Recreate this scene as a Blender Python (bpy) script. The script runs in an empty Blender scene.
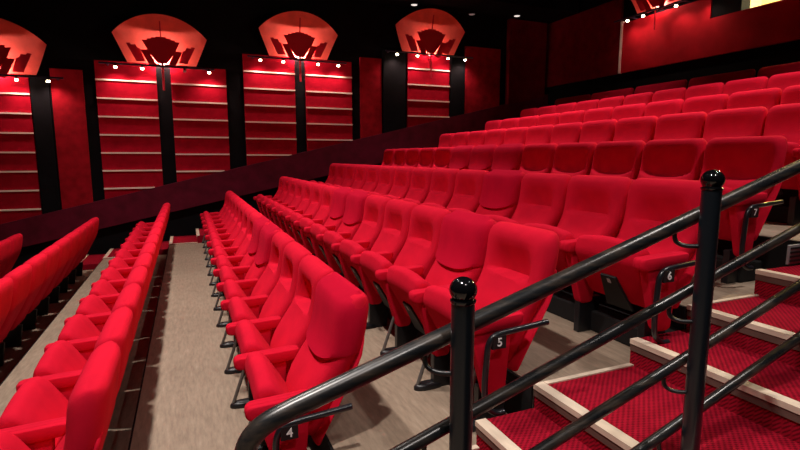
import bpy, math, random
from mathutils import Vector, Matrix

C = bpy.context.scene.collection
PI = math.pi
random.seed(4)

# ------------------------------------------------------------------ materials
def mat(name, col, rough=0.6, spec=0.3, metal=0.0, sheen=0.0, noise=None, bump=None, emit=None, sheen_tint=None):
    m = bpy.data.materials.new(name); m.use_nodes = True
    nt = m.node_tree; b = nt.nodes['Principled BSDF']
    b.inputs['Base Color'].default_value = (*col, 1)
    b.inputs['Roughness'].default_value = rough
    b.inputs['Metallic'].default_value = metal
    b.inputs['Specular IOR Level'].default_value = spec
    if sheen:
        b.inputs['Sheen Weight'].default_value = sheen
        b.inputs['Sheen Roughness'].default_value = 0.5
        b.inputs['Sheen Tint'].default_value = (*(sheen_tint or col), 1)
    if emit:
        b.inputs['Emission Color'].default_value = (*emit[0], 1)
        b.inputs['Emission Strength'].default_value = emit[1]
    tc = nt.nodes.new('ShaderNodeTexCoord')
    if noise:
        sc, amt = noise[0], noise[1]
        n = nt.nodes.new('ShaderNodeTexNoise'); n.inputs['Scale'].default_value = sc; n.inputs['Detail'].default_value = 5
        if len(noise) > 2:
            mp = nt.nodes.new('ShaderNodeMapping'); mp.inputs['Scale'].default_value = noise[2]
            nt.links.new(tc.outputs['Object'], mp.inputs[0]); nt.links.new(mp.outputs[0], n.inputs['Vector'])
        else:
            nt.links.new(tc.outputs['Object'], n.inputs['Vector'])
        r = nt.nodes.new('ShaderNodeValToRGB')
        r.color_ramp.elements[0].position = 0.3; r.color_ramp.elements[1].position = 0.7
        r.color_ramp.elements[0].color = (*[c * (1 - amt) for c in col], 1)
        r.color_ramp.elements[1].color = (*[min(1, c * (1 + amt)) for c in col], 1)
        nt.links.new(n.outputs['Fac'], r.inputs[0]); nt.links.new(r.outputs[0], b.inputs['Base Color'])
    if bump:
        n2 = nt.nodes.new('ShaderNodeTexNoise'); n2.inputs['Scale'].default_value = bump[0]; n2.inputs['Detail'].default_value = 3
        nt.links.new(tc.outputs['Object'], n2.inputs['Vector'])
        bp = nt.nodes.new('ShaderNodeBump'); bp.inputs['Strength'].default_value = bump[1]; bp.inputs['Distance'].default_value = 0.004
        nt.links.new(n2.outputs['Fac'], bp.inputs['Height']); nt.links.new(bp.outputs[0], b.inputs['Normal'])
    return m

M = {}
M['velvet'] = mat('red_velvet', (0.64, 0.0078, 0.031), 0.9, 0.05, sheen=0.03, noise=(6, 0.10), bump=(240, 0.25), sheen_tint=(1.0, 0.12, 0.2))
M['velvet_pink'] = mat('red_velvet_cover', (0.52, 0.004, 0.027), 0.9, 0.05, sheen=0.03, noise=(6, 0.10), bump=(240, 0.25), sheen_tint=(1.0, 0.10, 0.2))
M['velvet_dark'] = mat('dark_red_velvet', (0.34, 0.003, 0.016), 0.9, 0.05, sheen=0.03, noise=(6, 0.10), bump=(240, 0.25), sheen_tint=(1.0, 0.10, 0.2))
M['black_metal'] = mat('black_metal', (0.010, 0.010, 0.012), 0.38, 0.5, bump=(60, 0.1))
M['post_black'] = mat('gloss_black_paint', (0.008, 0.011, 0.015), 0.28, 0.6)
M['finial'] = mat('polished_black', (0.004, 0.004, 0.005), 0.08, 0.8)
M['strut'] = mat('grey_steel', (0.20, 0.19, 0.18), 0.45, 0.5, metal=0.6)
M['black_plastic'] = mat('black_plastic', (0.008, 0.008, 0.009), 0.55, 0.35)
M['white_print'] = mat('white_lettering', (0.85, 0.85, 0.85), 0.5)
M['plate'] = mat('pale_number_plate', (0.45, 0.45, 0.45), 0.4)
M['black_wall'] = mat('black_paint_wall', (0.0028, 0.0028, 0.0045), 0.85, 0.15, noise=(3, 0.3))
M['pillar'] = mat('charcoal_pillar', (0.003, 0.003, 0.0048), 0.75, 0.12, noise=(4, 0.3))
M['panel'] = mat('red_wall_fabric', (0.36, 0.005, 0.020), 0.9, 0.05, noise=(9, 0.15), bump=(150, 0.3))
M['panel_plain'] = mat('dark_red_wall_fabric', (0.30, 0.005, 0.014), 0.9, 0.1, noise=(7, 0.25), bump=(150, 0.3))
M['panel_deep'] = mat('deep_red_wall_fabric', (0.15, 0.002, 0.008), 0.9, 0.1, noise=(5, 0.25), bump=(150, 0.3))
M['back_red'] = mat('back_wall_red', (0.42, 0.006, 0.016), 0.85, 0.15, noise=(3, 0.2))
M['raker'] = mat('maroon_raker', (0.105, 0.003, 0.018), 0.8, 0.2, noise=(5, 0.25))
M['cream'] = mat('cream_ledge', (0.90, 0.74, 0.68), 0.5, 0.3)
M['fan'] = mat('coral_fan', (0.85, 0.13, 0.10), 0.6, 0.2, noise=(5, 0.12))
M['fan_dark'] = mat('dark_red_fan_fin', (0.50, 0.006, 0.03), 0.6, 0.25)
M['bar'] = mat('black_bar_blue_reflection', (0.03, 0.03, 0.07), 0.35, 0.5, metal=0.3)  # bluish tinge of reflected light put into the base colour
M['lens'] = mat('warm_lamp_lens', (1, 0.9, 0.75), 0.4, emit=((1.0, 0.80, 0.50), 25))
M['cup'] = mat('warm_uplight_lens', (1, 0.9, 0.85), 0.4, emit=((1.0, 0.7, 0.6), 2.0))
M['ceil_lens'] = mat('ceiling_lamp_lens', (1, 0.95, 0.9), 0.4, emit=((1.0, 0.9, 0.82), 0.9))
M['ceil_lens_dim'] = mat('ceiling_lamp_lens_dim', (0.6, 0.5, 0.5), 0.4, emit=((1.0, 0.7, 0.65), 0.12))
M['nosing'] = mat('cream_nosing', (0.66, 0.54, 0.42), 0.6, 0.3, noise=(14, 0.18, (1, 0.3, 1)))
M['nosing_front'] = mat('brown_nosing_front', (0.13, 0.075, 0.06), 0.7, 0.2)
M['lit_room'] = mat('cream_corridor_paint', (0.85, 0.76, 0.50), 0.8)
M['grille'] = mat('grey_grille', (0.30, 0.30, 0.30), 0.5, 0.3)
M['riser'] = mat('black_riser', (0.012, 0.011, 0.011), 0.8, 0.2)

# worn brown-black handrail
def handrail_mat():
    m = mat('worn_handrail', (0.02, 0.018, 0.018), 0.30, 0.6)
    nt = m.node_tree; b = nt.nodes['Principled BSDF']
    tc = [n for n in nt.nodes if n.type == 'TEX_COORD'][0]
    n = nt.nodes.new('ShaderNodeTexNoise'); n.inputs['Scale'].default_value = 22; n.inputs['Detail'].default_value = 8; n.inputs['Roughness'].default_value = 0.7
    mp = nt.nodes.new('ShaderNodeMapping'); mp.inputs['Rotation'].default_value = (0, 0.26, 0); mp.inputs['Scale'].default_value = (0.22, 1.3, 1.3)
    nt.links.new(tc.outputs['Object'], mp.inputs[0]); nt.links.new(mp.outputs[0], n.inputs['Vector'])
    r = nt.nodes.new('ShaderNodeValToRGB')
    e = r.color_ramp.elements
    e[0].position = 0.46; e[0].color = (0.010, 0.011, 0.013, 1)
    e[1].position = 0.70; e[1].color = (0.065, 0.045, 0.032, 1)
    nt.links.new(n.outputs['Fac'], r.inputs[0]); nt.links.new(r.outputs[0], b.inputs['Base Color'])
    r2 = nt.nodes.new('ShaderNodeMapRange'); r2.inputs['To Min'].default_value = 0.18; r2.inputs['To Max'].default_value = 0.42
    nt.links.new(n.outputs['Fac'], r2.inputs[0]); nt.links.new(r2.outputs[0], b.inputs['Roughness'])
    return m
M['handrail'] = handrail_mat()

def vinyl_mat():
    m = mat('beige_vinyl', (0.33, 0.27, 0.20), 0.55, 0.3)
    nt = m.node_tree; b = nt.nodes['Principled BSDF']
    tc = [n for n in nt.nodes if n.type == 'TEX_COORD'][0]
    mp = nt.nodes.new('ShaderNodeMapping'); mp.inputs['Scale'].default_value = (9, 1.6, 9)
    nt.links.new(tc.outputs['Object'], mp.inputs[0])
    n1 = nt.nodes.new('ShaderNodeTexNoise'); n1.inputs['Scale'].default_value = 5; n1.inputs['Detail'].default_value = 8; n1.inputs['Roughness'].default_value = 0.65
    nt.links.new(mp.outputs[0], n1.inputs['Vector'])
    n2 = nt.nodes.new('ShaderNodeTexNoise'); n2.inputs['Scale'].default_value = 1.1; n2.inputs['Detail'].default_value = 4
    nt.links.new(tc.outputs['Object'], n2.inputs['Vector'])
    r = nt.nodes.new('ShaderNodeValToRGB'); e = r.color_ramp.elements
    e[0].position = 0.30; e[0].color = (0.24, 0.18, 0.13, 1)
    e[1].position = 0.62; e[1].color = (0.36, 0.275, 0.20, 1)
    x = r.color_ramp.elements.new(0.80); x.color = (0.46, 0.38, 0.30, 1)
    nt.links.new(n1.outputs['Fac'], r.inputs[0])
    mx = nt.nodes.new('ShaderNodeMix'); mx.data_type = 'RGBA'; mx.blend_type = 'MULTIPLY'; mx.inputs['Factor'].default_value = 0.55
    r2 = nt.nodes.new('ShaderNodeValToRGB'); r2.color_ramp.elements[0].position = 0.3; r2.color_ramp.elements[1].position = 0.7
    r2.color_ramp.elements[0].color = (0.74, 0.73, 0.72, 1); r2.color_ramp.elements[1].color = (1, 1, 1, 1)
    nt.links.new(n2.outputs['Fac'], r2.inputs[0])
    nt.links.new(r.outputs[0], mx.inputs[6]); nt.links.new(r2.outputs[0], mx.inputs[7])
    nt.links.new(mx.outputs[2], b.inputs['Base Color'])
    return m
M['vinyl'] = vinyl_mat()

def carpet_mat():
    m = mat('red_dotted_carpet', (0.4, 0.01, 0.03), 0.95, 0.05)
    nt = m.node_tree; b = nt.nodes['Principled BSDF']
    tc = [n for n in nt.nodes if n.type == 'TEX_COORD'][0]
    sp = nt.nodes.new('ShaderNodeSeparateXYZ'); nt.links.new(tc.outputs['Object'], sp.inputs[0])
    def math_(op, a, c=None, v=None):
        k = nt.nodes.new('ShaderNodeMath'); k.operation = op
        nt.links.new(a, k.inputs[0])
        if c is not None: nt.links.new(c, k.inputs[1])
        if v is not None: k.inputs[1].default_value = v
        return k.outputs[0]
    z = math_('MULTIPLY', sp.outputs['Z'], v=330)
    xa = math_('ADD', math_('MULTIPLY', sp.outputs['X'], v=210), math_('MULTIPLY', sp.outputs['Y'], v=90))
    ya = math_('ADD', math_('MULTIPLY', sp.outputs['Y'], v=330), z)
    s = math_('MULTIPLY', math_('SINE', xa), math_('SINE', ya))
    n = nt.nodes.new('ShaderNodeTexNoise'); n.inputs['Scale'].default_value = 60; n.inputs['Detail'].default_value = 4
    nt.links.new(tc.outputs['Object'], n.inputs['Vector'])
    s2 = math_('ADD', s, math_('MULTIPLY', n.outputs['Fac'], v=1.0))
    r = nt.nodes.new('ShaderNodeValToRGB'); e = r.color_ramp.elements
    e[0].position = 0.30; e[0].color = (0.35, 0.006, 0.022, 1)
    e[1].position = 0.90; e[1].color = (0.15, 0.004, 0.011, 1)
    nt.links.new(s2, r.inputs[0]); nt.links.new(r.outputs[0], b.inputs['Base Color'])
    return m
M['carpet'] = carpet_mat()

# ------------------------------------------------------------------ mesh helpers
class MB:
    def __init__(s): s.v = []; s.f = []; s.mi = []
    def add(s, vs, fs, mi=0):
        o = len(s.v); s.v += [tuple(v) for v in vs]; s.f += [tuple(i + o for i in f) for f in fs]; s.mi += [mi] * len(fs); return s
    def box(s, x0, x1, y0, y1, z0, z1, mi=0):
        vs = [(x, y, z) for x in (x0, x1) for y in (y0, y1) for z in (z0, z1)]
        return s.add(vs, [(0, 1, 3, 2), (4, 6, 7, 5), (0, 4, 5, 1), (2, 3, 7, 6), (0, 2, 6, 4), (1, 5, 7, 3)], mi)
    def prism(s, poly, axis, a, b, mi=0):
        """poly: 2-D points; axis 'y': (x,z) extruded along y, 'x': (y,z) along x, 'z': (x,y) along z"""
        def p(q, t):
            return {'y': (q[0], t, q[1]), 'x': (t, q[0], q[1]), 'z': (q[0], q[1], t)}[axis]
        n = len(poly)
        vs = [p(q, a) for q in poly] + [p(q, b) for q in poly]
        fs = [tuple(range(n)), tuple(range(2 * n - 1, n - 1, -1))]
        for i in range(n):
            j = (i + 1) % n; fs.append((i, i + n, j + n, j))
        return s.add(vs, fs, mi)
    def loft(s, rings, cap=True, mi=0):
        n = len(rings[0]); vs = [p for r in rings for p in r]; fs = []
        for k in range(len(rings) - 1):
            for i in range(n):
                j = (i + 1) % n
                fs.append((k * n + i, k * n + j, (k + 1) * n + j, (k + 1) * n + i))
        if cap:
            fs.append(tuple(range(n - 1, -1, -1))); fs.append(tuple((len(rings) - 1) * n + i for i in range(n)))
        return s.add(vs, fs, mi)
    def tube(s, pts, r, n=12, mi=0, caps=True):
        pts = [Vector(p) for p in pts]; rings = []
        up = None
        for i, p in enumerate(pts):
            t = (pts[min(i + 1, len(pts) - 1)] - pts[max(i - 1, 0)]).normalized()
            if up is None:
                up = Vector((0, 1, 0)) if abs(t.y) < 0.9 else Vector((1, 0, 0))
            a = (up - t * up.dot(t)).normalized(); b = t.cross(a); up = a
            rr = r[i] if isinstance(r, (list, tuple)) else r
            rings.append([p + a * math.cos(2 * PI * k / n) * rr + b * math.sin(2 * PI * k / n) * rr for k in range(n)])
        return s.loft(rings, caps, mi)
    def lathe(s, prof, c=(0, 0, 0), n=24, mi=0):
        return s.loft([[(c[0] + r * math.cos(2 * PI * k / n), c[1] + r * math.sin(2 * PI * k / n), c[2] + z) for k in range(n)] for r, z in prof], True, mi)
    def mesh(s, name, mats, smooth=False, bevel=None):
        me = bpy.data.meshes.new(name); me.from_pydata(s.v, [], s.f)
        for m in (mats if isinstance(mats, (list, tuple)) else [mats]): me.materials.append(m)
        me.polygons.foreach_set('material_index', s.mi)
        me.polygons.foreach_set('use_smooth', [smooth] * len(me.polygons))
        import bmesh
        bm = bmesh.new(); bm.from_mesh(me)
        bmesh.ops.recalc_face_normals(bm, faces=bm.faces)
        if bevel:
            bmesh.ops.bevel(bm, geom=[e for e in bm.edges if len(e.link_faces) == 2 and e.calc_face_angle(0) > 0.5], offset=bevel, segments=2, affect='EDGES', profile=0.5)
        bm.to_mesh(me); bm.free()
        if smooth and hasattr(me, 'set_sharp_from_angle'):
            me.set_sharp_from_angle(angle=math.radians(48))
        me.update()
        return me
    def build(s, name, mats, parent=None, smooth=False, bevel=None, label=None):
        o = bpy.data.objects.new(name, s.mesh(name, mats, smooth, bevel)); C.objects.link(o)
        if parent is not None: o.parent = parent
        if label: o['label'] = label
        return o

def link_mesh(name, me, parent=None, loc=(0, 0, 0)):
    o = bpy.data.objects.new(name, me); C.objects.link(o); o.location = loc
    if parent is not None: o.parent = parent
    return o
def tag(o, label, cat, group=None):
    o['label'] = label; o['category'] = cat
    if group: o['group'] = group
    return o
def thing(name, label, cat, loc=(0, 0, 0), group=None, rz=0):
    o = bpy.data.objects.new(name, None); C.objects.link(o); o.location = loc; o.rotation_euler = (0, 0, rz)
    o.empty_display_size = 0.1
    return tag(o, label, cat, group)
def struct(o):
    o['kind'] = 'structure'; return o
def smooth_path(pts, k=6):
    P = [Vector(p) for p in pts]; out = []
    for i in range(len(P) - 1):
        p0 = P[max(i - 1, 0)]; p1 = P[i]; p2 = P[i + 1]; p3 = P[min(i + 2, len(P) - 1)]
        for j in range(k):
            t = j / k
            out.append(0.5 * ((2 * p1) + (p2 - p0) * t + (2 * p0 - 5 * p1 + 4 * p2 - p3) * t * t + (3 * p1 - p0 - 3 * p2 + p3) * t ** 3))
    out.append(P[-1]); return out
def text_mesh(ch, size):
    cu = bpy.data.curves.new('txt', 'FONT'); cu.body = ch; cu.size = size; cu.align_x = 'CENTER'; cu.align_y = 'CENTER'; cu.extrude = 0.0012; cu.offset = size * 0.012
    o = bpy.data.objects.new('txt', cu); C.objects.link(o)
    bpy.context.view_layer.update()
    me = bpy.data.meshes.new_from_object(o.evaluated_get(bpy.context.evaluated_depsgraph_get()))
    bpy.data.objects.remove(o); me.materials.clear(); me.materials.append(M['white_print'])
    return me
ORD = ['zeroth', 'first', 'second', 'third', 'fourth', 'fifth', 'sixth', 'seventh', 'eighth', 'ninth', 'tenth', 'eleventh', 'twelfth', 'thirteenth', 'fourteenth', 'fifteenth', 'sixteenth']

# ------------------------------------------------------------------ camera
EYE = 1.59
psi, th, F = math.radians(22.915), math.radians(7.838), 500.0
cam = bpy.data.cameras.new('camera'); co = bpy.data.objects.new('camera', cam); C.objects.link(co)
cam.sensor_width = 36; cam.lens = F / 800 * 36; cam.clip_start = 0.05
Hv = Vector((math.sin(psi), math.cos(psi), 0)); Rv = Vector((math.cos(psi), -math.sin(psi), 0))
Fv = Hv * math.cos(th) - Vector((0, 0, math.sin(th))); Uv = Hv * math.sin(th) + Vector((0, 0, math.cos(th)))
co.matrix_world = Matrix(((Rv.x, Uv.x, -Fv.x, 0), (Rv.y, Uv.y, -Fv.y, 0), (Rv.z, Uv.z, -Fv.z, EYE), (0, 0, 0, 1)))
bpy.context.scene.camera = co

# ------------------------------------------------------------------ layout
W = 0.55
# row: ridge x, tier z, y of the stair-side end, number of seats
ROWS = {
    1: (-2.36, -0.515, 7.47, 3),
    2: (-1.39, -0.345, 4.437, 9),
    3: (-0.335, -0.169, 1.909, 14),
    4: (0.715, 0.004, 2.078, 14),
    5: (1.675, 0.261, 1.917, 14),
    6: (2.620, 0.500, 1.800, 14),
    7: (3.615, 0.768, 2.038, 13),
    8: (4.660, 1.063, 2.263, 12),
    9: (5.655, 1.332, 2.197, 12),
    10: (6.655, 1.612, 2.407, 12),
}
LOVE = (7.66, 1.885, 3.76, 5, 1.08)
EDGE = {1: -4.2, 2: -2.47, 3: -1.42, 4: -0.37, 5: 0.55, 6: 1.48, 7: 2.50, 8: 3.52, 9: 4.52, 10: 5.53, 11: 6.52}
TZ = {k: ROWS[k][1] for k in ROWS}; TZ[11] = 1.885
Y_IN, Y_OUT, Y_WALL = 1.85, 9.82, 10.8
X_BACK = 8.66
CEIL = 5.6

# ------------------------------------------------------------------ setting: floor, walls, ceiling
fl = MB()
for k in range(1, 12):
    x0 = EDGE[k]; x1 = EDGE[k + 1] if k < 11 else X_BACK
    y0 = -2.6 if k <= 4 else Y_IN
    fl.box(x0, x1, y0, Y_OUT, -1.2, TZ[k], 0)
fl.box(-9, EDGE[1], -2.6, Y_WALL, -1.2, -0.66, 0)
floor_o = struct(fl.build('floor', [M['vinyl']]))
# black risers in front of each tier, thin boards on the riser face
for k in range(2, 12):
    r = MB().box(EDGE[k] - 0.012, EDGE[k] + 0.0, (-2.6 if k <= 4 else Y_IN + 0.0), Y_OUT, TZ[k - 1] + 0.001, TZ[k] - 0.004)
    struct(r.build('trim_%d' % (k - 1), M['riser']))
side = MB()
for k in range(5, 12):
    x0 = EDGE[k]; x1 = EDGE[k + 1] if k < 11 else X_BACK
    side.box(x0 + 0.002, x1 - 0.002, Y_IN - 0.008, Y_IN, -0.2, TZ[k] - 0.006)
struct(side.build('trim_20', M['riser']))

wf = MB().box(-9, X_BACK + 0.3, Y_WALL, Y_WALL + 0.2, -1.2, CEIL)
struct(wf.build('wall_side', M['black_wall']))
wn = MB().box(-9, X_BACK + 0.3, -2.8, -2.6, -1.2, CEIL)
struct(wn.build('wall_near', M['black_wall']))
ws = MB().box(-9.2, -9, -2.8, Y_WALL + 0.2, -1.2, CEIL)
struct(ws.build('wall_screen', M['black_wall']))
ce = MB().box(-9.2, X_BACK + 2.5, -2.8, Y_WALL + 0.2, CEIL, CEIL + 0.2)
ce.box(-9, X_BACK, 9.7, Y_WALL, 4.92, CEIL)
struct(ce.build('ceiling', M['black_wall']))

# back wall with the projection opening: black lower wall, red upper wall
OP = (3.6, 6.36, 3.99, 5.0)          # y0, y1, z0, z1 of the opening
wb = MB()
wb.box(X_BACK, X_BACK + 0.2, -2.8, OP[0], 0, CEIL); wb.box(X_BACK, X_BACK + 0.2, OP[1], Y_WALL + 0.2, 0, CEIL)
wb.box(X_BACK, X_BACK + 0.2, OP[0], OP[1], 0, OP[2]); wb.box(X_BACK, X_BACK + 0.2, OP[0], OP[1], OP[3], CEIL)
struct(wb.build('wall_back', M['black_wall']))
br = MB()
br.box(X_BACK - 0.05, X_BACK, -2.6, OP[0], 3.34, CEIL - 0.6)
br.box(X_BACK - 0.05, X_BACK, OP[0], OP[1], 3.34, OP[2] - 0.004)
br.box(X_BACK - 0.05, X_BACK, OP[1], 8.30, 3.34, 4.36)
struct(br.build('trim_21', M['back_red']))
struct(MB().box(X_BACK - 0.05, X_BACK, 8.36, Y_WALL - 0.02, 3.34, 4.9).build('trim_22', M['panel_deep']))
struct(MB().box(X_BACK - 0.06, X_BACK, 8.30, 8.36, 3.34, 4.40).build('trim_23', M['cream']))
# room behind the opening
rm = MB()
rm.box(X_BACK + 2.3, X_BACK + 2.4, 2.6, 7.0, 3.4, 5.2); rm.box(X_BACK + 0.2, X_BACK + 2.3, 2.5, 2.6, 3.4, 5.2)
rm.box(X_BACK + 0.2, X_BACK + 2.3, 2.6, 7.0, 3.3, 3.4); rm.box(X_BACK + 0.2, X_BACK + 2.3, 2.6, 7.0, 5.2, 5.3)
rm.box(X_BACK + 0.2, X_BACK + 2.3, 7.0, 7.1, 3.4, 5.2)
struct(rm.build('wall_corridor', M['lit_room']))
struct(MB().box(X_BACK - 0.02, X_BACK + 0.20, 5.84, OP[1], OP[2], OP[3]).build('window_1', M['black_wall']))

# far wall raker band (sloping boxed ledge)
def band_hi(x): return 0.62 + 0.2357 * (x + 2.17)
def band_lo(x): return band_hi(x) - 0.52 - 0.022 * (x + 1.5)
rk = MB()
rk.prism([(-4.5, band_lo(-4.5)), (X_BACK, band_lo(X_BACK)), (X_BACK, band_hi(X_BACK)), (-4.5, band_hi(-4.5))], 'y', Y_WALL - 0.12, Y_WALL)
struct(rk.build('trim_24', M['raker']))

# ------------------------------------------------------------------ wall panels
def slat_panel(x0, x1, top, zs, label):
    t = thing('wall_panel', label, 'wall panel', ((x0 + x1) / 2, Y_WALL, 0), 'red panels with pale ledges on the far wall')
    lo0, lo1 = band_hi(x0) - 0.03, band_hi(x1) - 0.03
    cx = (x0 + x1) / 2
    MB().prism([(x0 - cx, lo0), (x1 - cx, lo1), (x1 - cx, top), (x0 - cx, top)], 'y', -0.05, 0).build('fabric_panel', M['panel'], t)
    for z in zs:
        a = x0
        b = x1
        if z < band_hi(x1) : b = min(x1, -2.17 + (z - 0.62) / 0.2357)
        if b - a < 0.1: continue
        MB().box(a - cx, b - cx, -0.085, -0.0501, z - 0.014, z + 0.014).build('ledge_strip', M['cream'], t)
    return t
S = 0.335
slat_panel(-3.55, -2.46, 2.98, [2.66 - S * i for i in range(7)], 'ledged red wall panel under the fan cut by the left frame edge')
slat_panel(-1.45, -0.45, 3.31, [2.97 - S * i * 0.985 for i in range(7)], 'ledged red wall panel, wider one under the second fan from the left')
slat_panel(-0.20, 0.80, 3.29, [2.96 - S * i * 0.995 for i in range(7)], 'ledged red wall panel right of the stem of the second fan from the left')
slat_panel(1.135, 2.16, 3.615, [3.28 - S * i * 0.995 for i in range(7)], 'ledged red wall panel left of the stem under the middle fan')
slat_panel(2.39, 3.40, 3.61, [3.28 - S * i for i in range(7)], 'ledged red wall panel right of the stem under the middle fan')
slat_panel(4.73, 5.81, 3.93, [3.57 - S * 1.055 * i for i in range(5)], 'ledged red wall panel standing alone between two black pillars')
def plain_panel(x0, x1, top, m, label, d=0.05):
    o = MB().prism([(x0, band_hi(x0) - 0.03), (x1, band_hi(x1) - 0.03), (x1, top), (x0, top)], 'y', Y_WALL - d, Y_WALL).build('wall_panel', m)
    return tag(o, label, 'wall panel', 'plain red panels on the far wall')
plain_panel(-2.14, -1.65, 3.12, M['panel_plain'], 'plain narrow red wall panel between the two leftmost fans')
plain_panel(3.60, 4.10, 3.73, M['panel_plain'], 'plain narrow red wall panel between middle fan and the black pillar')
plain_panel(6.235, 7.22, 4.18, M['panel_plain'], 'plain wide red wall panel right of the small right-hand fan')
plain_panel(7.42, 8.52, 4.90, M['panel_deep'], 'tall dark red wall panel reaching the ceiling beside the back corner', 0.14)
def pillar(x0, x1, top, d, label):
    o = MB().prism([(x0, band_hi(x0) - 0.03), (x1, band_hi(x1) - 0.03), (x1, top), (x0, top)], 'y', Y_WALL - d, Y_WALL).build('wall_pillar', M['pillar'])
    tag(o, label, 'pillar', 'black flat pillars on the far wall')
pillar(4.13, 4.66, 3.92, 0.10, 'charcoal flat pillar left of the lone ledged panel')
pillar(5.83, 6.20, 3.92, 0.10, 'charcoal flat pillar right of the lone ledged panel')
pillar(-2.44, -2.17, 2.95, 0.07, 'charcoal flat pillar beside the leftmost ledged panel')

# ------------------------------------------------------------------ fans, bars and spot lamps
def spot_light(name, loc, target, power, col, size, blend=0.6, radius=0.03):
    l = bpy.data.lights.new(name, 'SPOT'); l.energy = power; l.color = col; l.spot_size = math.radians(size); l.spot_blend = blend; l.shadow_soft_size = radius
    o = bpy.data.objects.new(name, l); C.objects.link(o); o.location = loc
    o.rotation_euler = (Vector(target) - Vector(loc)).to_track_quat('-Z', 'Y').to_euler()
    return o

def fan(x, zb, s, label, power, rz=0, y=Y_WALL, x_off=None):
    """scallop-shaped wall fan; local -y points into the hall"""
    t = thing('wall_fan', label, 'wall fan', (x, y, zb), 'scalloped fans on the walls', rz)
    # curved back shell: arc outline, leaning out and curling forward at the top
    R = 1.10; zc = 0.85 - R
    def dep(z): return 0.05 + 0.10 * z + 0.27 * z * z
    rows = []
    NU, NV = 32, 16
    for j in range(NV + 1):
        row = []
        for i in range(NU + 1):
            u = -1 + 2 * i / NU
            tx = 0.81 * u; tz = zc + math.sqrt(R * R - tx * tx)
            bx = 0.60 * u; bz = 0.0
            k = j / NV
            row.append(((bx + (tx - bx) * k) * s, -dep(bz + (tz - bz) * k) * s, (bz + (tz - bz) * k) * s))
        rows.append(row)
    mb = MB(); n = NU + 1
    vs = [p for r in rows for p in r]; off = len(vs)
    vs2 = [(p[0], p[1] + 0.02, p[2]) for p in vs]
    fs = []
    for j in range(NV):
        for i in range(NU):
            a = j * n + i
            fs.append((a, a + 1, a + n + 1, a + n)); fs.append((off + a, off + a + n, off + a + n + 1, off + a + 1))
    rim = [i for i in range(n)] + [j * n + NU for j in range(1, NV + 1)] + [NV * n + i for i in range(NU - 1, -1, -1)] + [j * n for j in range(NV - 1, 0, -1)]
    for q in range(len(rim)):
        a, b = rim[q], rim[(q + 1) % len(rim)]
        fs.append((a, off + a, off + b, b))
    mb.add(vs + vs2, fs); mb.build('shell', M['fan'], t, smooth=True)
    def fin(pts, d0, d1, th, nm):
        m = MB(); zmin = min(p[1] for p in pts); zmax = max(p[1] for p in pts)
        def D(z): return d0 + (d1 - d0) * (z - zmin) / (zmax - zmin)
        k = len(pts)
        v = [(p[0] * s, -D(p[1]) * s, p[1] * s) for p in pts] + [(p[0] * s, (-D(p[1]) + th) * s, p[1] * s) for p in pts]
        f = [tuple(range(k)), tuple(range(2 * k - 1, k - 1, -1))] + [(i, i + k, (i + 1) % k + k, (i + 1) % k) for i in range(k)]
        m.add(v, f); return m.build(nm, M['fan_dark'], t)
    # stepped centre fin
    right = [(0.09, 0.475), (0.09, 0.455), (0.17, 0.455), (0.17, 0.43), (0.24, 0.43), (0.24, 0.40), (0.325, 0.40), (0.312, 0.37), (0.28, 0.31), (0.26, 0.265), (0.235, 0.21), (0.08, 0.0)]
    pts = right + [(-a, b) for a, b in reversed(right)]
    fin(pts, 0.155, 0.203, 0.02, 'centre_fin')
    for sg in (1, -1):
        A = [(0.59, 0.325), (0.53, 0.335), (0.51, 0.305), (0.44, 0.315), (0.41, 0.26), (0.37, 0.25), (0.29, 0.03), (0.44, 0.02)]
        fin([(sg * a, b) for a, b in A], 0.12, 0.165, 0.015, 'side_fin')
        B = [(0.36, 0.22), (0.24, 0.23), (0.08, -0.06), (0.20, -0.09)]
        fin([(sg * a, b) for a, b in B], 0.17, 0.20, 0.015, 'side_fin')
    # stem from the crown to below the fan
    MB().tube([(0, -0.165 * s, -0.50 * s), (0, -0.165 * s, 0.02 * s)], 0.018 * s, 8).build('stem', M['fan_dark'], t)
    MB().tube([(0, -0.198 * s, 0.46 * s), (0, -0.275 * s, 0.74 * s)], 0.012 * s, 8).build('crown_rod', M['fan_dark'], t)
    c = MB().lathe([(0.02, -0.04), (0.05, 0.0), (0.045, 0.006), (0.0, 0.006)], (0, -0.10, -0.005), 16); c.build('lamp_cup', M['cup'], t, smooth=True)
    # uplight
    mw = Matrix.Translation((x, y, zb)) @ Matrix.Rotation(rz, 4, 'Z')
    for dx in (-0.06, 0.06):
        l = bpy.data.lights.new('fan_uplight', 'POINT'); l.energy = power / 2; l.color = (1.0, 0.62, 0.52); l.shadow_soft_size = 0.02
        lo = bpy.data.objects.new('fan_uplight', l); C.objects.link(lo); lo.location = mw @ Vector((dx * s, -0.125 * s, 0.045 * s))
    return t
FP = 55.0
fan(-2.96, 2.99, 1.03, 'coral scalloped wall fan cut by the left frame edge', FP)
fan(-0.325, 3.31, 0.985, 'coral scalloped wall fan, second from the left, above two ledged panels', FP)
fan(2.26, 3.62, 1.0, 'coral scalloped wall fan in the middle of the far wall', FP)
fan(5.26, 3.92, 1.08, 'small dim scalloped wall fan above the lone ledged panel', FP * 0.42)
fan(X_BACK - 0.05, 4.44, 0.85, 'scalloped wall fan on the back wall, cut by the top frame edge', FP * 0.4, rz=-PI / 2, y=7.40)

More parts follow.
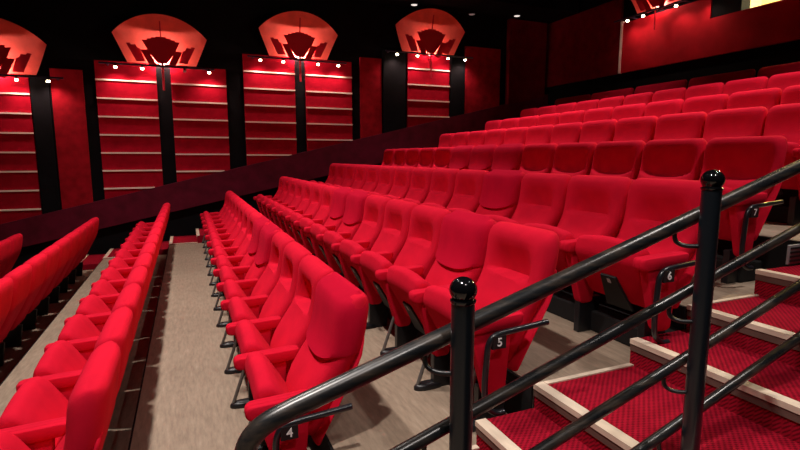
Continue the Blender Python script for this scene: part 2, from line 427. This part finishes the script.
def lamp_bar(x0, x1, z, lamps, label, y=Y_WALL, lit=None):
    cx = (x0 + x1) / 2
    t = thing('lamp_bar', label, 'lamp bar', (cx, y, z), 'lamp bars over the wall panels')
    MB().box(x0 - cx, x1 - cx, -0.30, -0.265, -0.015, 0.015).build('bar', M['bar'], t, bevel=0.004)
    for bx in (x0 + 0.12, x1 - 0.12):
        MB().box(bx - cx - 0.012, bx - cx + 0.012, -0.27, 0.0, -0.01, 0.01).build('bracket', M['bar'], t)
    for i, lx in enumerate(lamps):
        on = lit is None or lit[i]
        h = MB().tube([(lx - cx, -0.283, 0.0), (lx - cx, -0.30, -0.035), (lx - cx, -0.305, -0.055)], [0.016, 0.022, 0.032], 12).build('spot_lamp', M['black_metal'], t, smooth=True)
        MB().lathe([(0.0, 0.0), (0.024, 0.0), (0.030, -0.016), (0.020, -0.030), (0.0, -0.034)], (lx - cx, -0.306, -0.054), 12).build('lens', M['lens'] if on else M['plate'], h, smooth=True)
        if on:
            spot_light('panel_spot', (lx, y - 0.305, z - 0.10), (lx, y - 0.03, z - 0.75), 17.0, (1.0, 0.66, 0.55), 130, 0.9, 0.03)
    return t
YL = 10.5
lamp_bar(-3.3, -1.90, 2.93, [-2.57, -2.12], 'dark lamp bar with two lit spots under the leftmost fan')
lamp_bar(-1.35, 0.58, 3.235, [-1.09, -0.66, 0.05, 0.48], 'dark lamp bar under the second fan from the left, one spot unlit', lit=[1, 1, 0, 1])
lamp_bar(1.20, 3.22, 3.535, [1.44, 1.89, 2.60, 3.03], 'dark lamp bar with four lit spots under the middle fan')
lamp_bar(4.10, 6.30, 3.87, [4.37, 4.86, 5.63, 6.08], 'dark lamp bar with four lit spots under the small right-hand fan')
# back wall bar
bb = thing('lamp_bar', 'dark lamp bar with four lit spots on the red back wall', 'lamp bar', (X_BACK - 0.05, 7.35, 4.37), 'lamp bars over the wall panels', -PI / 2)
MB().box(-0.98, 0.98, -0.235, -0.20, -0.015, 0.015).build('bar', M['bar'], bb, bevel=0.004)
for bx in (-0.6, 0.6):
    MB().box(bx - 0.012, bx + 0.012, -0.21, 0.0, -0.01, 0.01).build('bracket', M['bar'], bb)
for yy in (7.96, 7.58, 6.86, 6.35):
    q = 7.35 - yy
    h = MB().tube([(q, -0.218, 0.0), (q, -0.24, -0.035), (q, -0.245, -0.055)], [0.016, 0.022, 0.032], 12).build('spot_lamp', M['black_metal'], bb, smooth=True)
    MB().lathe([(0.0, 0.0), (0.024, 0.0), (0.030, -0.016), (0.020, -0.030), (0.0, -0.034)], (q, -0.246, -0.054), 12).build('lens', M['lens'], h, smooth=True)
    spot_light('panel_spot', (X_BACK - 0.305, yy, 4.27), (X_BACK - 0.02, yy, 3.6), 7.0, (1.0, 0.66, 0.50), 130, 0.9, 0.03)

# ceiling fixtures that show
def ceiling_light(x, y, z, m, label):
    t = thing('ceiling_light', label, 'ceiling light', (x, y, z), 'round lights in the ceiling bulkhead')
    MB().lathe([(0.075, 0.0), (0.085, -0.02), (0.07, -0.025), (0.07, 0.0)], (0, 0, 0), 20).build('rim', M['black_metal'], t, smooth=True)
    MB().lathe([(0.068, 0.0), (0.068, -0.028), (0.05, -0.034), (0.0, -0.036)], (0, 0, 0), 20).build('lens', m, t, smooth=True)
ceiling_light(4.80, 10.55, 4.92, M['ceil_lens'], 'small lit ceiling light above the small right-hand fan')
ceiling_light(7.42, 10.40, 4.92, M['ceil_lens'], 'small lit ceiling light at the top of the tall dark red panel')
ceiling_light(6.36, 10.70, 4.92, M['ceil_lens_dim'], 'dim ceiling light between the small right-hand fan and the tall panel')

# ------------------------------------------------------------------ stairs
def stairs(y0, y1, side, label):
    """carpeted flight; side=+1: cream edge strip on the +y side (towards the seats)"""
    t = thing('carpeted_stairs', label, 'stairs', (0, (y0 + y1) / 2, 0))
    cy = (y0 + y1) / 2; a, b = y0 - cy, y1 - cy
    steps = []
    half = {6: 1.16, 7: 2.09, 8: 3.06, 9: 4.06, 10: 5.06, 11: 6.06, 5: 0.10}
    ks = range(5, 12) if side > 0 else range(2, 12)
    for k in ks:
        if k in half: steps.append((half[k], (TZ[k] + TZ[k - 1]) / 2, 0))
        else: steps.append((EDGE[k] - 0.42, (TZ[k] + TZ[k - 1]) / 2, 0))
        steps.append((EDGE[k] - (0.0 if side > 0 else 0.0), TZ[k], 1))
    for i, (x, z, full) in enumerate(steps):
        xe = steps[i + 1][0] if i + 1 < len(steps) else X_BACK - 0.02
        base = -0.6
        st = MB().box(x, xe, a, b, base, z + 0.006).build('step', M['carpet'], t)
        n = MB()
        n.box(x - 0.010, x + 0.045, a + 0.002, b - 0.002, z - 0.012, z + 0.0135, 0)
        n.box(x - 0.006, x + 0.006, a + 0.002, b - 0.002, z - 0.048, z - 0.012, 1)
        n.build('nosing', [M['nosing'], M['nosing_front']], st, label='cream nosing strip')
        if full:
            e = MB()
            if side > 0: e.box(x + 0.05, xe, b - 0.028, b, z + 0.004, z + 0.0125)
            else: e.box(x + 0.05, xe, a, a + 0.04, z + 0.004, z + 0.0125)
            e.build('edge_strip', M['nosing'], st, label='cream edge strip')
    return t
stairs(0.70, Y_IN - 0.010, 1, 'red carpeted steps with cream nosings behind the black railing')
stairs(Y_OUT + 0.002, Y_WALL - 0.005, -1, 'narrow red carpeted steps along the far wall, beyond the row ends')

# aisle light beside the seat marked 7
t = thing('aisle_light', 'small grey louvred step light low beside the seat marked 7', 'step light', (3.42, Y_IN - 0.0085, 0.995))
MB().box(-0.085, 0.085, -0.012, 0, -0.06, 0.06).build('case', M['grille'], t, bevel=0.003)
for i in range(4):
    MB().box(-0.07, 0.07, -0.016, -0.0121, -0.045 + i * 0.026, -0.033 + i * 0.026).build('louvre', M['black_plastic'], t)

# ------------------------------------------------------------------ the seat meshes
LV = [  # z, front x, rear x, half width
    (0.300, -0.270, -0.215, 0.195), (0.315, -0.300, -0.200, 0.210), (0.36, -0.308, -0.178, 0.222), (0.43, -0.298, -0.142, 0.229), (0.50, -0.268, -0.104, 0.233),
    (0.57, -0.222, -0.066, 0.240), (0.62, -0.184, -0.040, 0.248), (0.645, -0.166, -0.029, 0.253), (0.660, -0.156, -0.023, 0.256), (0.672, -0.149, -0.018, 0.258),
    (0.688, -0.141, -0.012, 0.261), (0.697, -0.137, -0.010, 0.262), (0.706, -0.134, -0.007, 0.263), (0.72, -0.129, -0.003, 0.265), (0.76, -0.119, 0.006, 0.268), (0.80, -0.112, 0.014, 0.270), (0.84, -0.108, 0.021, 0.270),
    (0.88, -0.103, 0.027, 0.2685), (0.910, -0.095, 0.030, 0.264), (0.933, -0.081, 0.027, 0.255), (0.948, -0.063, 0.018, 0.241), (0.956, -0.040, 0.004, 0.222)]
def prof(z, k):
    for a, b in zip(LV, LV[1:]):
        if z <= b[0]:
            t = max(0, (z - a[0]) / (b[0] - a[0])); return a[k] + (b[k] - a[k]) * t
    return LV[-1][k]
NS = 21
US = [math.sin(PI / 2 * (-1 + 2 * i / (NS - 1))) for i in range(NS)]
def sm(a, b, x):
    t = min(1, max(0, (x - a) / (b - a))); return t * t * (3 - 2 * t)
def dish(u, z, kind):
    au = abs(u)
    if kind == 2: return 0.014 * (1 - sm(0.5, 0.95, au)) * sm(0.66, 0.74, z) * (1 - sm(0.84, 0.94, z))
    e = (1 - sm(0.66, 0.93, au)) if kind == 1 else (1 - sm(0.42, 0.72, au))
    if kind == 1:
        lo = 0.650 + 0.085 * au ** 4
        fall = max(0.0, 1 - (z - lo) / (0.945 - lo)) ** 0.75 if z > lo else 1.0
        return 0.066 * e * sm(lo, lo + 0.013, z) * min(1.0, fall)
    lo = 0.690 + 0.012 * au ** 2
    fall = max(0.0, 1 - (z - lo) / 0.20) if z > lo else 1.0
    return 0.088 * e * sm(lo, lo + 0.012, z) * min(1.0, fall)
def ring(z, xf, xr, hw, df=None, hs=1.0):
    mid = (xf + xr) / 2; h = (xr - xf) / 2; pts = []
    for u in US:                                  # front side, left to right
        q = (1 - abs(u) ** 9) ** 0.5
        pts.append((mid - h * q + (df(u, z) if df else 0), u * hw, z))
    for u in reversed(US[1:-1]):
        q = (1 - abs(u) ** 8) ** 0.5
        pts.append((mid + h * q, u * hw, z))
    return pts
def back_mesh(kind, square=1.0):
    rings = []
    for z in [l[0] for l in LV]:
        hw = prof(z, 3)
        if z > 0.84: hw = 0.27 - (0.27 - hw) * square
        rings.append(ring(z, prof(z, 1), prof(z, 2), hw, lambda u, z: dish(u, z, kind)))
    return MB().loft(rings, True).mesh('backrest', M['velvet'], smooth=True)
BACK = {'square': back_mesh(0, 0.38), 'narrow': back_mesh(0), 'wide': back_mesh(1), 'flat': back_mesh(2, 1.15)}
def back_blocker_mesh():
    # outer board added behind the back to block light leaking between seats
    rings = []
    for z, hw in ((0.270, 0.240), (0.280, 0.255), (0.31, 0.262), (0.40, 0.266), (0.50, 0.268), (0.60, 0.2695), (0.68, 0.268), (0.74, 0.262), (0.765, 0.250), (0.772, 0.235)):
        xr = prof(z, 2) + 0.004 * (1 - sm(0.66, 0.76, z))
        rings.append(ring(z, xr - 0.030, xr, hw))
    return MB().loft(rings, True).mesh('back_blocker', M['velvet'], smooth=True)
BACK_BLOCKER = back_blocker_mesh()
def cover_mesh():
    # a fitted hood over the headrest; its front hem hangs lower in the middle and stands proud of the back
    rings = []
    KS = [0, 0.03, 0.10, 0.22, 0.38, 0.55, 0.70, 0.82, 0.90, 0.96, 1.0]
    for k in KS:
        pts = []
        for u in US:
            zb = 0.632 + 0.055 * abs(u) ** 3
            z = zb + (0.970 - zb) * k
            zz = min(z, 0.955)
            xf, xr, hw = prof(zz, 1) , prof(zz, 2), prof(zz, 3)
            if k > 0.9: xf += (k - 0.9) * 0.3; xr -= (k - 0.9) * 0.2; hw -= (k - 0.9) * 0.2
            mid, h = (xf + xr) / 2, (xr - xf) / 2
            q = (1 - abs(u) ** 9) ** 0.5
            pr = 0.020 + 0.014 * (1 - k) * (1 - u * u) if k > 0 else 0.008
            pts.append((mid - (h + pr) * q, u * (hw + 0.004), z))
        for u in reversed(US[1:-1]):
            z = 0.69 + (0.970 - 0.69) * k; zz = min(z, 0.955)
            xf, xr, hw = prof(zz, 1), prof(zz, 2), prof(zz, 3)
            if k > 0.9: xf += (k - 0.9) * 0.3; xr -= (k - 0.9) * 0.2; hw -= (k - 0.9) * 0.2
            mid, h = (xf + xr) / 2, (xr - xf) / 2
            pts.append((mid + (h + 0.008) * (1 - abs(u) ** 8) ** 0.5, u * (hw + 0.004), z))
        rings.append(pts)
    mb = MB(); mb.loft(rings, True)
    return mb.mesh('headrest_cover', M['velvet_pink'], smooth=True)
COVER = cover_mesh()

def round_poly(pts, r=0.03, k=4):
    out = []; n = len(pts)
    for i in range(n):
        p0, p1, p2 = (Vector(pts[(i - 1) % n]), Vector(pts[i]), Vector(pts[(i + 1) % n]))
        a = (p0 - p1); b = (p2 - p1); rr = min(r, a.length * 0.45, b.length * 0.45)
        A = p1 + a.normalized() * rr; B = p1 + b.normalized() * rr
        for j in range(k + 1):
            t = j / k; out.append(tuple((1 - t) ** 2 * A + 2 * t * (1 - t) * p1 + t * t * B))
    return out
def pillow_prism(poly, hw, edge, n=4, crown=0.0, cent=None):
    """poly in (x,z) extruded over y from -hw to hw with rounded ends"""
    cx = sum(p[0] for p in poly) / len(poly); cz = sum(p[1] for p in poly) / len(poly)
    rings = []
    ys = []
    for j in range(n + 1):
        a = PI / 2 * (1 - j / n); ys.append((-hw + edge * (1 - math.sin(a)), edge * (1 - math.cos(a))))
    ys = [(-hw + edge * (1 - math.cos(PI / 2 * j / n)), edge * (1 - math.sin(PI / 2 * j / n))) for j in range(n + 1)]
    seq = ys + [(hw * q, 0) for q in (-0.4, 0, 0.4)] + [(-y, i) for y, i in reversed(ys)]
    for y, inset in seq:
        r = []
        for p in poly:
            d = Vector((p[0] - cx, p[1] - cz)); L = d.length
            k = max(0.1, (L - inset) / L)
            r.append((cx + d.x * k, y, cz + d.y * k + crown * (1 - (y / hw) ** 2) * max(0, d.y) * 8))
        rings.append(r)
    return MB().loft(rings, True)
# tip-up cushion in its raised position
CP = round_poly([(-0.300, 0.270), (-0.375, 0.225), (-0.530, 0.505), (-0.508, 0.582), (-0.455, 0.590), (-0.412, 0.550), (-0.285, 0.340)], 0.045, 5)
CUSH = pillow_prism(CP, 0.232, 0.035, 4, crown=0.02).mesh('seat_cushion', M['velvet'], smooth=True)
# black plate on the underside of the cushion (faces forward and down)
def on_face(t, off): # point along the underside from bottom (t=0) to top (t=1)
    a = Vector((-0.375, 0.225)); b = Vector((-0.530, 0.505)); n = Vector((-(b - a).y, (b - a).x)).normalized()
    if n.x > 0: n = -n
    p = a + (b - a) * t + n * off
    return p
pm = MB()
p0, p1, q0, q1 = on_face(-0.10, 0.012), on_face(0.60, 0.012), on_face(-0.10, -0.004), on_face(0.60, -0.004)
pm.add([(p0.x, -0.095, p0.y), (p0.x, 0.095, p0.y), (p1.x, 0.055, p1.y), (p1.x, -0.055, p1.y), (q0.x, -0.095, q0.y), (q0.x, 0.095, q0.y), (q1.x, 0.055, q1.y), (q1.x, -0.055, q1.y)],
       [(0, 1, 2, 3), (7, 6, 5, 4), (0, 4, 5, 1), (1, 5, 6, 2), (2, 6, 7, 3), (3, 7, 4, 0)])
PLATE = pm.mesh('underside_plate', M['black_plastic'], bevel=0.003)
nm_ = MB(); a0, a1 = on_face(0.46, 0.0135), on_face(0.55, 0.0135)
nm_.add([(a0.x, -0.012, a0.y), (a0.x, 0.012, a0.y), (a1.x, 0.012, a1.y), (a1.x, -0.012, a1.y)] + [(p.x + 0.002, y, p.y) for p, y in ((a0, -0.012), (a0, 0.012), (a1, 0.012), (a1, -0.012))],
        [(0, 1, 2, 3), (7, 6, 5, 4), (0, 4, 5, 1), (1, 5, 6, 2), (2, 6, 7, 3), (3, 7, 4, 0)])
NUMP = nm_.mesh('number_plate', M['plate'])
# armrest pad, centred on its own plane y = 0
AP = round_poly([(-0.570, 0.480), (-0.575, 0.548), (-0.225, 0.560), (-0.240, 0.498)], 0.03, 5)
ARM = pillow_prism(AP, 0.038, 0.026, 4).mesh('armrest', M['velvet'], smooth=True)
DP = round_poly([(-0.530, 0.505), (-0.300, 0.505), (-0.330, 0.150), (-0.430, 0.150)], 0.03, 4)
DROP = pillow_prism(DP, 0.027, 0.012, 3).mesh('arm_panel', M['velvet'], smooth=True)
lg = MB()
lg.prism([(-0.43, 0.22), (-0.26, 0.22), (-0.29, 0.0), (-0.43, 0.0)], 'y', -0.022, 0.022)
LEG = lg.mesh('leg', M['black_metal'], bevel=0.004)
sb = MB().tube([(-0.420, 0.0, 0.32), (-0.525, 0.0, 0.022)], 0.011, 8)
STRUT = sb.mesh('strut', M['strut'], smooth=True)
ft = MB()
ft.loft([[(-0.455 + 0.090 * math.copysign(abs(math.cos(2 * PI * k / 20)) ** 0.7, math.cos(2 * PI * k / 20)) * q, 0.036 * math.sin(2 * PI * k / 20) * q, z) for k in range(20)] for q, z in ((1, 0.0), (1, 0.016), (0.92, 0.026), (0.7, 0.034))], True)
FOOT = ft.mesh('foot', M['black_metal'], smooth=True)
# aisle-end tube
path = smooth_path([(-0.075, 0, 0.480), (-0.18, 0, 0.472), (-0.31, 0, 0.462), (-0.375, 0, 0.450), (-0.405, 0, 0.412), (-0.413, 0, 0.34), (-0.420, 0, 0.21), (-0.408, 0, 0.12), (-0.36, 0, 0.075), (-0.31, 0, 0.07)], 5)
BRK = MB().tube(path, 0.0145, 12).mesh('end_bracket', M['post_black'], smooth=True)
NPL = MB().box(-0.392, -0.318, -0.016, 0.002, 0.392, 0.456).mesh('number_holder', M['black_plastic'], bevel=0.003)
DIG = {d: text_mesh(d, 0.056) for d in '4567'}

COVERS = {4: {0, 4, 5}, 5: {1, 5, 6}, 6: {3}, 7: {5, 6, 7}}
ROWNAME = {1: 'frontmost row in view', 2: 'second row from the front', 3: 'third row from the front',
           4: 'row numbered four', 5: 'row numbered five', 6: 'row numbered six', 7: 'row numbered seven', 8: 'first row behind row seven', 9: 'second row behind row seven', 10: 'third row behind row seven'}
def add_arm(t, y, d=(0, 0)):
    a = link_mesh('armrest', ARM, t, (d[0], y, d[1])); p = link_mesh('arm_panel', DROP, a)
def add_leg(t, y, feet=True):
    l = link_mesh('leg', LEG, t, (0, y, 0))
    if feet: link_mesh('foot', FOOT, l); link_mesh('strut', STRUT, l)
for row, (ax, tz, y0, n) in ROWS.items():
    for i in range(n):
        cov = i in COVERS.get(row, ())
        if row in (4, 5, 6, 7):
            where = 'at the stair end of the %s' % ROWNAME[row] if i == 0 else '%s from the stairs in the %s' % (ORD[i + 1], ROWNAME[row])
        else:
            j = n - i
            where = 'at the far wall end of the %s' % ROWNAME[row] if j == 1 else '%s from the far wall in the %s' % (ORD[j], ROWNAME[row])
        lab = ('red velvet hooded seat ' if cov else 'red velvet seat ') + where
        t = thing('cinema_seat', lab, 'seat', (ax, y0 + (i + 0.5) * W, tz), 'seats in the ' + ROWNAME[row])
        b = link_mesh('backrest', BACK['square' if row in (3, 4) else 'narrow' if row <= 6 else 'wide' if row == 7 else 'flat'], t)
        if row >= 3: link_mesh('back_blocker', BACK_BLOCKER, b)
        if cov: link_mesh('headrest_cover', COVER, b)
        dx, dz = (0.0, 0.035) if row >= 5 else (0.025, 0.0) if row == 4 else (0.04, 0.06)
        c = link_mesh('seat_cushion', CUSH, t, (dx, 0, dz))
        link_mesh('underside_plate', PLATE, c)
        if 4 <= row <= 6: link_mesh('number_plate', NUMP, c)
        add_arm(t, -W / 2, (dx, dz)); add_leg(t, -W / 2 + (0.07 if i == 0 else 0), row <= 5)
        if i == n - 1:
            add_arm(t, W / 2, (dx, dz)); add_leg(t, W / 2, row <= 5)
        if i == 0 and row in (4, 5, 6, 7):
            e = link_mesh('end_bracket', BRK, t, ({4: -0.02, 5: -0.045, 6: -0.07, 7: -0.06}[row], -W / 2 - 0.058, {4: 0.0, 5: 0.06, 6: 0.07, 7: 0.055}[row])); h = link_mesh('number_holder', NPL, e)
            d = link_mesh('row_number', DIG[str(row)], e, (-0.355, -0.0175, 0.424)); d.rotation_euler = (PI / 2, 0, 0)
            d['label'] = 'white row numeral'

# black floor beams under the upper rows
for k, row in enumerate((6, 7, 8, 9, 10)):
    ax, tz, y0, n = ROWS[row]
    struct(MB().box(ax - 0.33, ax - 0.06 if row == 10 else ax - 0.078, y0 + 0.03, y0 + n * W - 0.03, tz + 0.0, tz + 0.13).build('trim_%d' % (30 + k), M['riser'], bevel=0.01))

# love seats along the back
def love_mesh():
    hwf = LOVE[4] / 2 - 0.022
    rings = []
    for z, xf, xr, hw in LV:
        rings.append(ring(z, xf - 0.01, xr, hwf - (0.27 - hw) * 0.8, None))
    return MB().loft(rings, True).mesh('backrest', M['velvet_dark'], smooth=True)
LBACK = love_mesh()
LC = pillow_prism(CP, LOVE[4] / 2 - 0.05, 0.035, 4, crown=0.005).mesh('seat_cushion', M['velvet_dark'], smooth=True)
ax, tz, y0, n, lw = LOVE
for i in range(n):
    j = n - i
    t = thing('love_seat', 'dark red two-person seat along the back wall, %s the far wall' % (ORD[j] + ' from' if j > 1 else 'nearest to'), 'seat', (ax, y0 + (i + 0.5) * lw, tz), 'double seats along the back')
    link_mesh('backrest', LBACK, t); link_mesh('seat_cushion', LC, t)
    add_arm(t, -lw / 2); add_leg(t, -lw / 2, False)
    if i == n - 1: add_arm(t, lw / 2); add_leg(t, lw / 2, False)

# ------------------------------------------------------------------ the railing
SL, DY = 0.2693, 0.0509
def rail_pt(x, z0): return Vector((x, 1.14 + DY * (x - 0.674), z0 + SL * (x - 0.674)))
rt = thing('stair_railing', 'black tube railing with two ball-topped posts rising along the stairs', 'railing', (0.674, 1.14, 0))
def rp(p): return tuple(Vector(p) - Vector((0.674, 1.14, 0)))
RZ = [1.131, 0.868, 0.612, 0.365]
xe = 3.4
ye = 1.14 + DY * (0.055 - 0.674)
top_line = [rail_pt(x, RZ[0]) for x in (0.22, 0.6, 1.2, 2.0, xe)]
bend = smooth_path([(0.080, ye, 0.0), (0.080, ye, 0.5), (0.080, ye, 0.80), (0.081, ye, 0.885), (0.095, ye, 0.945), (0.132, ye + 0.002, 0.980), tuple(rail_pt(0.20, RZ[0]))], 6)
MB().tube([rp(p) for p in bend] + [rp(p) for p in top_line], 0.0250, 20).build('handrail', M['handrail'], rt, smooth=True, label='worn round handrail')
for z in RZ[1:]:
    xs = 0.080
    xs0 = xs
    if z + SL * (xs - 0.674) < 0.05: xs0 = 0.674 + (0.30 - z) / SL
    MB().tube([rp(rail_pt(x, z)) for x in (xs0, 0.9, 1.8, xe)], 0.0190, 16).build('rail', M['handrail'], rt, smooth=True)
for px, topz, zb in ((0.626, 1.288, 0.27), (1.590, 1.545, 0.50), (2.47, 1.79, 0.636)):
    py = 1.07 + DY * (px - 0.626)
    sh = topz - 0.062
    po = MB().tube([rp((px, py, zb)), rp((px, py, sh))], 0.0300, 24).build('post', M['post_black'], rt, smooth=True)
    c = rp((px, py, sh))
    pr = [(0.031, -0.004), (0.0335, 0.0), (0.0335, 0.004), (0.028, 0.007), (0.030, 0.012)] + [(0.0355 * math.cos(a), 0.030 + 0.0335 * math.sin(a)) for a in [(-0.55 + i * (PI / 2 + 0.55) / 12) for i in range(13)]]
    pr[-1] = (0.002, pr[-1][1])
    MB().lathe(pr, c, 24).build('ball_finial', M['finial'], po, smooth=True)
    for z in RZ[:4]:
        a = rail_pt(px - 0.075, z)
        if a.z - 0.09 < zb: continue
        pth = smooth_path([a + Vector((0, 0, -0.01)), a + Vector((0.0, 0, -0.045)), a + Vector((0.008, -0.012, -0.062)), a + Vector((0.03, -0.035, -0.068)), Vector((px, py, a.z - 0.064))], 5)
        MB().tube([rp(p) for p in pth], 0.0075, 8).build('rail_bracket', M['black_metal'], rt, smooth=True)

# ------------------------------------------------------------------ house lights
def area(name, loc, target, power, col, size):
    l = bpy.data.lights.new(name, 'AREA'); l.energy = power; l.color = col; l.shape = 'DISK'; l.size = size
    o = bpy.data.objects.new(name, l); C.objects.link(o); o.location = loc
    o.rotation_euler = (Vector(target) - Vector(loc)).to_track_quat('-Z', 'Y').to_euler()
WARM, NEUT = (1.0, 0.80, 0.56), (1.0, 0.91, 0.85)
def house(x, y, p, col, cone, tx=0.0, z=CEIL - 0.03):
    spot_light('house_light', (x, y, z), (x + tx, y, 0), p, col, cone, 0.85, 0.10)
for y in (0.9, 4.3, 7.2): house(-0.55, y, 760, NEUT, 105)
house(0.8, -1.5, 420, NEUT, 110)  # unseen lamp added to brighten the row ends and numerals
for y in (0.9, 4.9, 7.8): house(4.0, y, 430, NEUT, 95)
for y in (3.5, 6.8): house(5.85, y, 460, NEUT, 80)
for y in (3.2, 6.6):
    spot_light('back_flood', (X_BACK - 0.5, y, 4.7), (-1.6, y + 0.6, 0.2), 560, (1.0, 0.66, 0.16), 50, 0.8, 0.06)
# corridor lamp behind the projection opening
l = bpy.data.lights.new('corridor_lamp', 'POINT'); l.energy = 260; l.color = (1.0, 0.86, 0.55); l.shadow_soft_size = 0.1
lo = bpy.data.objects.new('corridor_lamp', l); C.objects.link(lo); lo.location = (X_BACK + 1.2, 4.8, 4.5)

w = bpy.data.worlds.new('world'); bpy.context.scene.world = w; w.use_nodes = True
w.node_tree.nodes['Background'].inputs[0].default_value = (0.5, 0.35, 0.4, 1); w.node_tree.nodes['Background'].inputs[1].default_value = 0.0

vs = bpy.context.scene.view_settings
vs.view_transform = 'Standard'; vs.look = 'None'; vs.gamma = 1; vs.use_curve_mapping = False; vs.exposure = 0.0
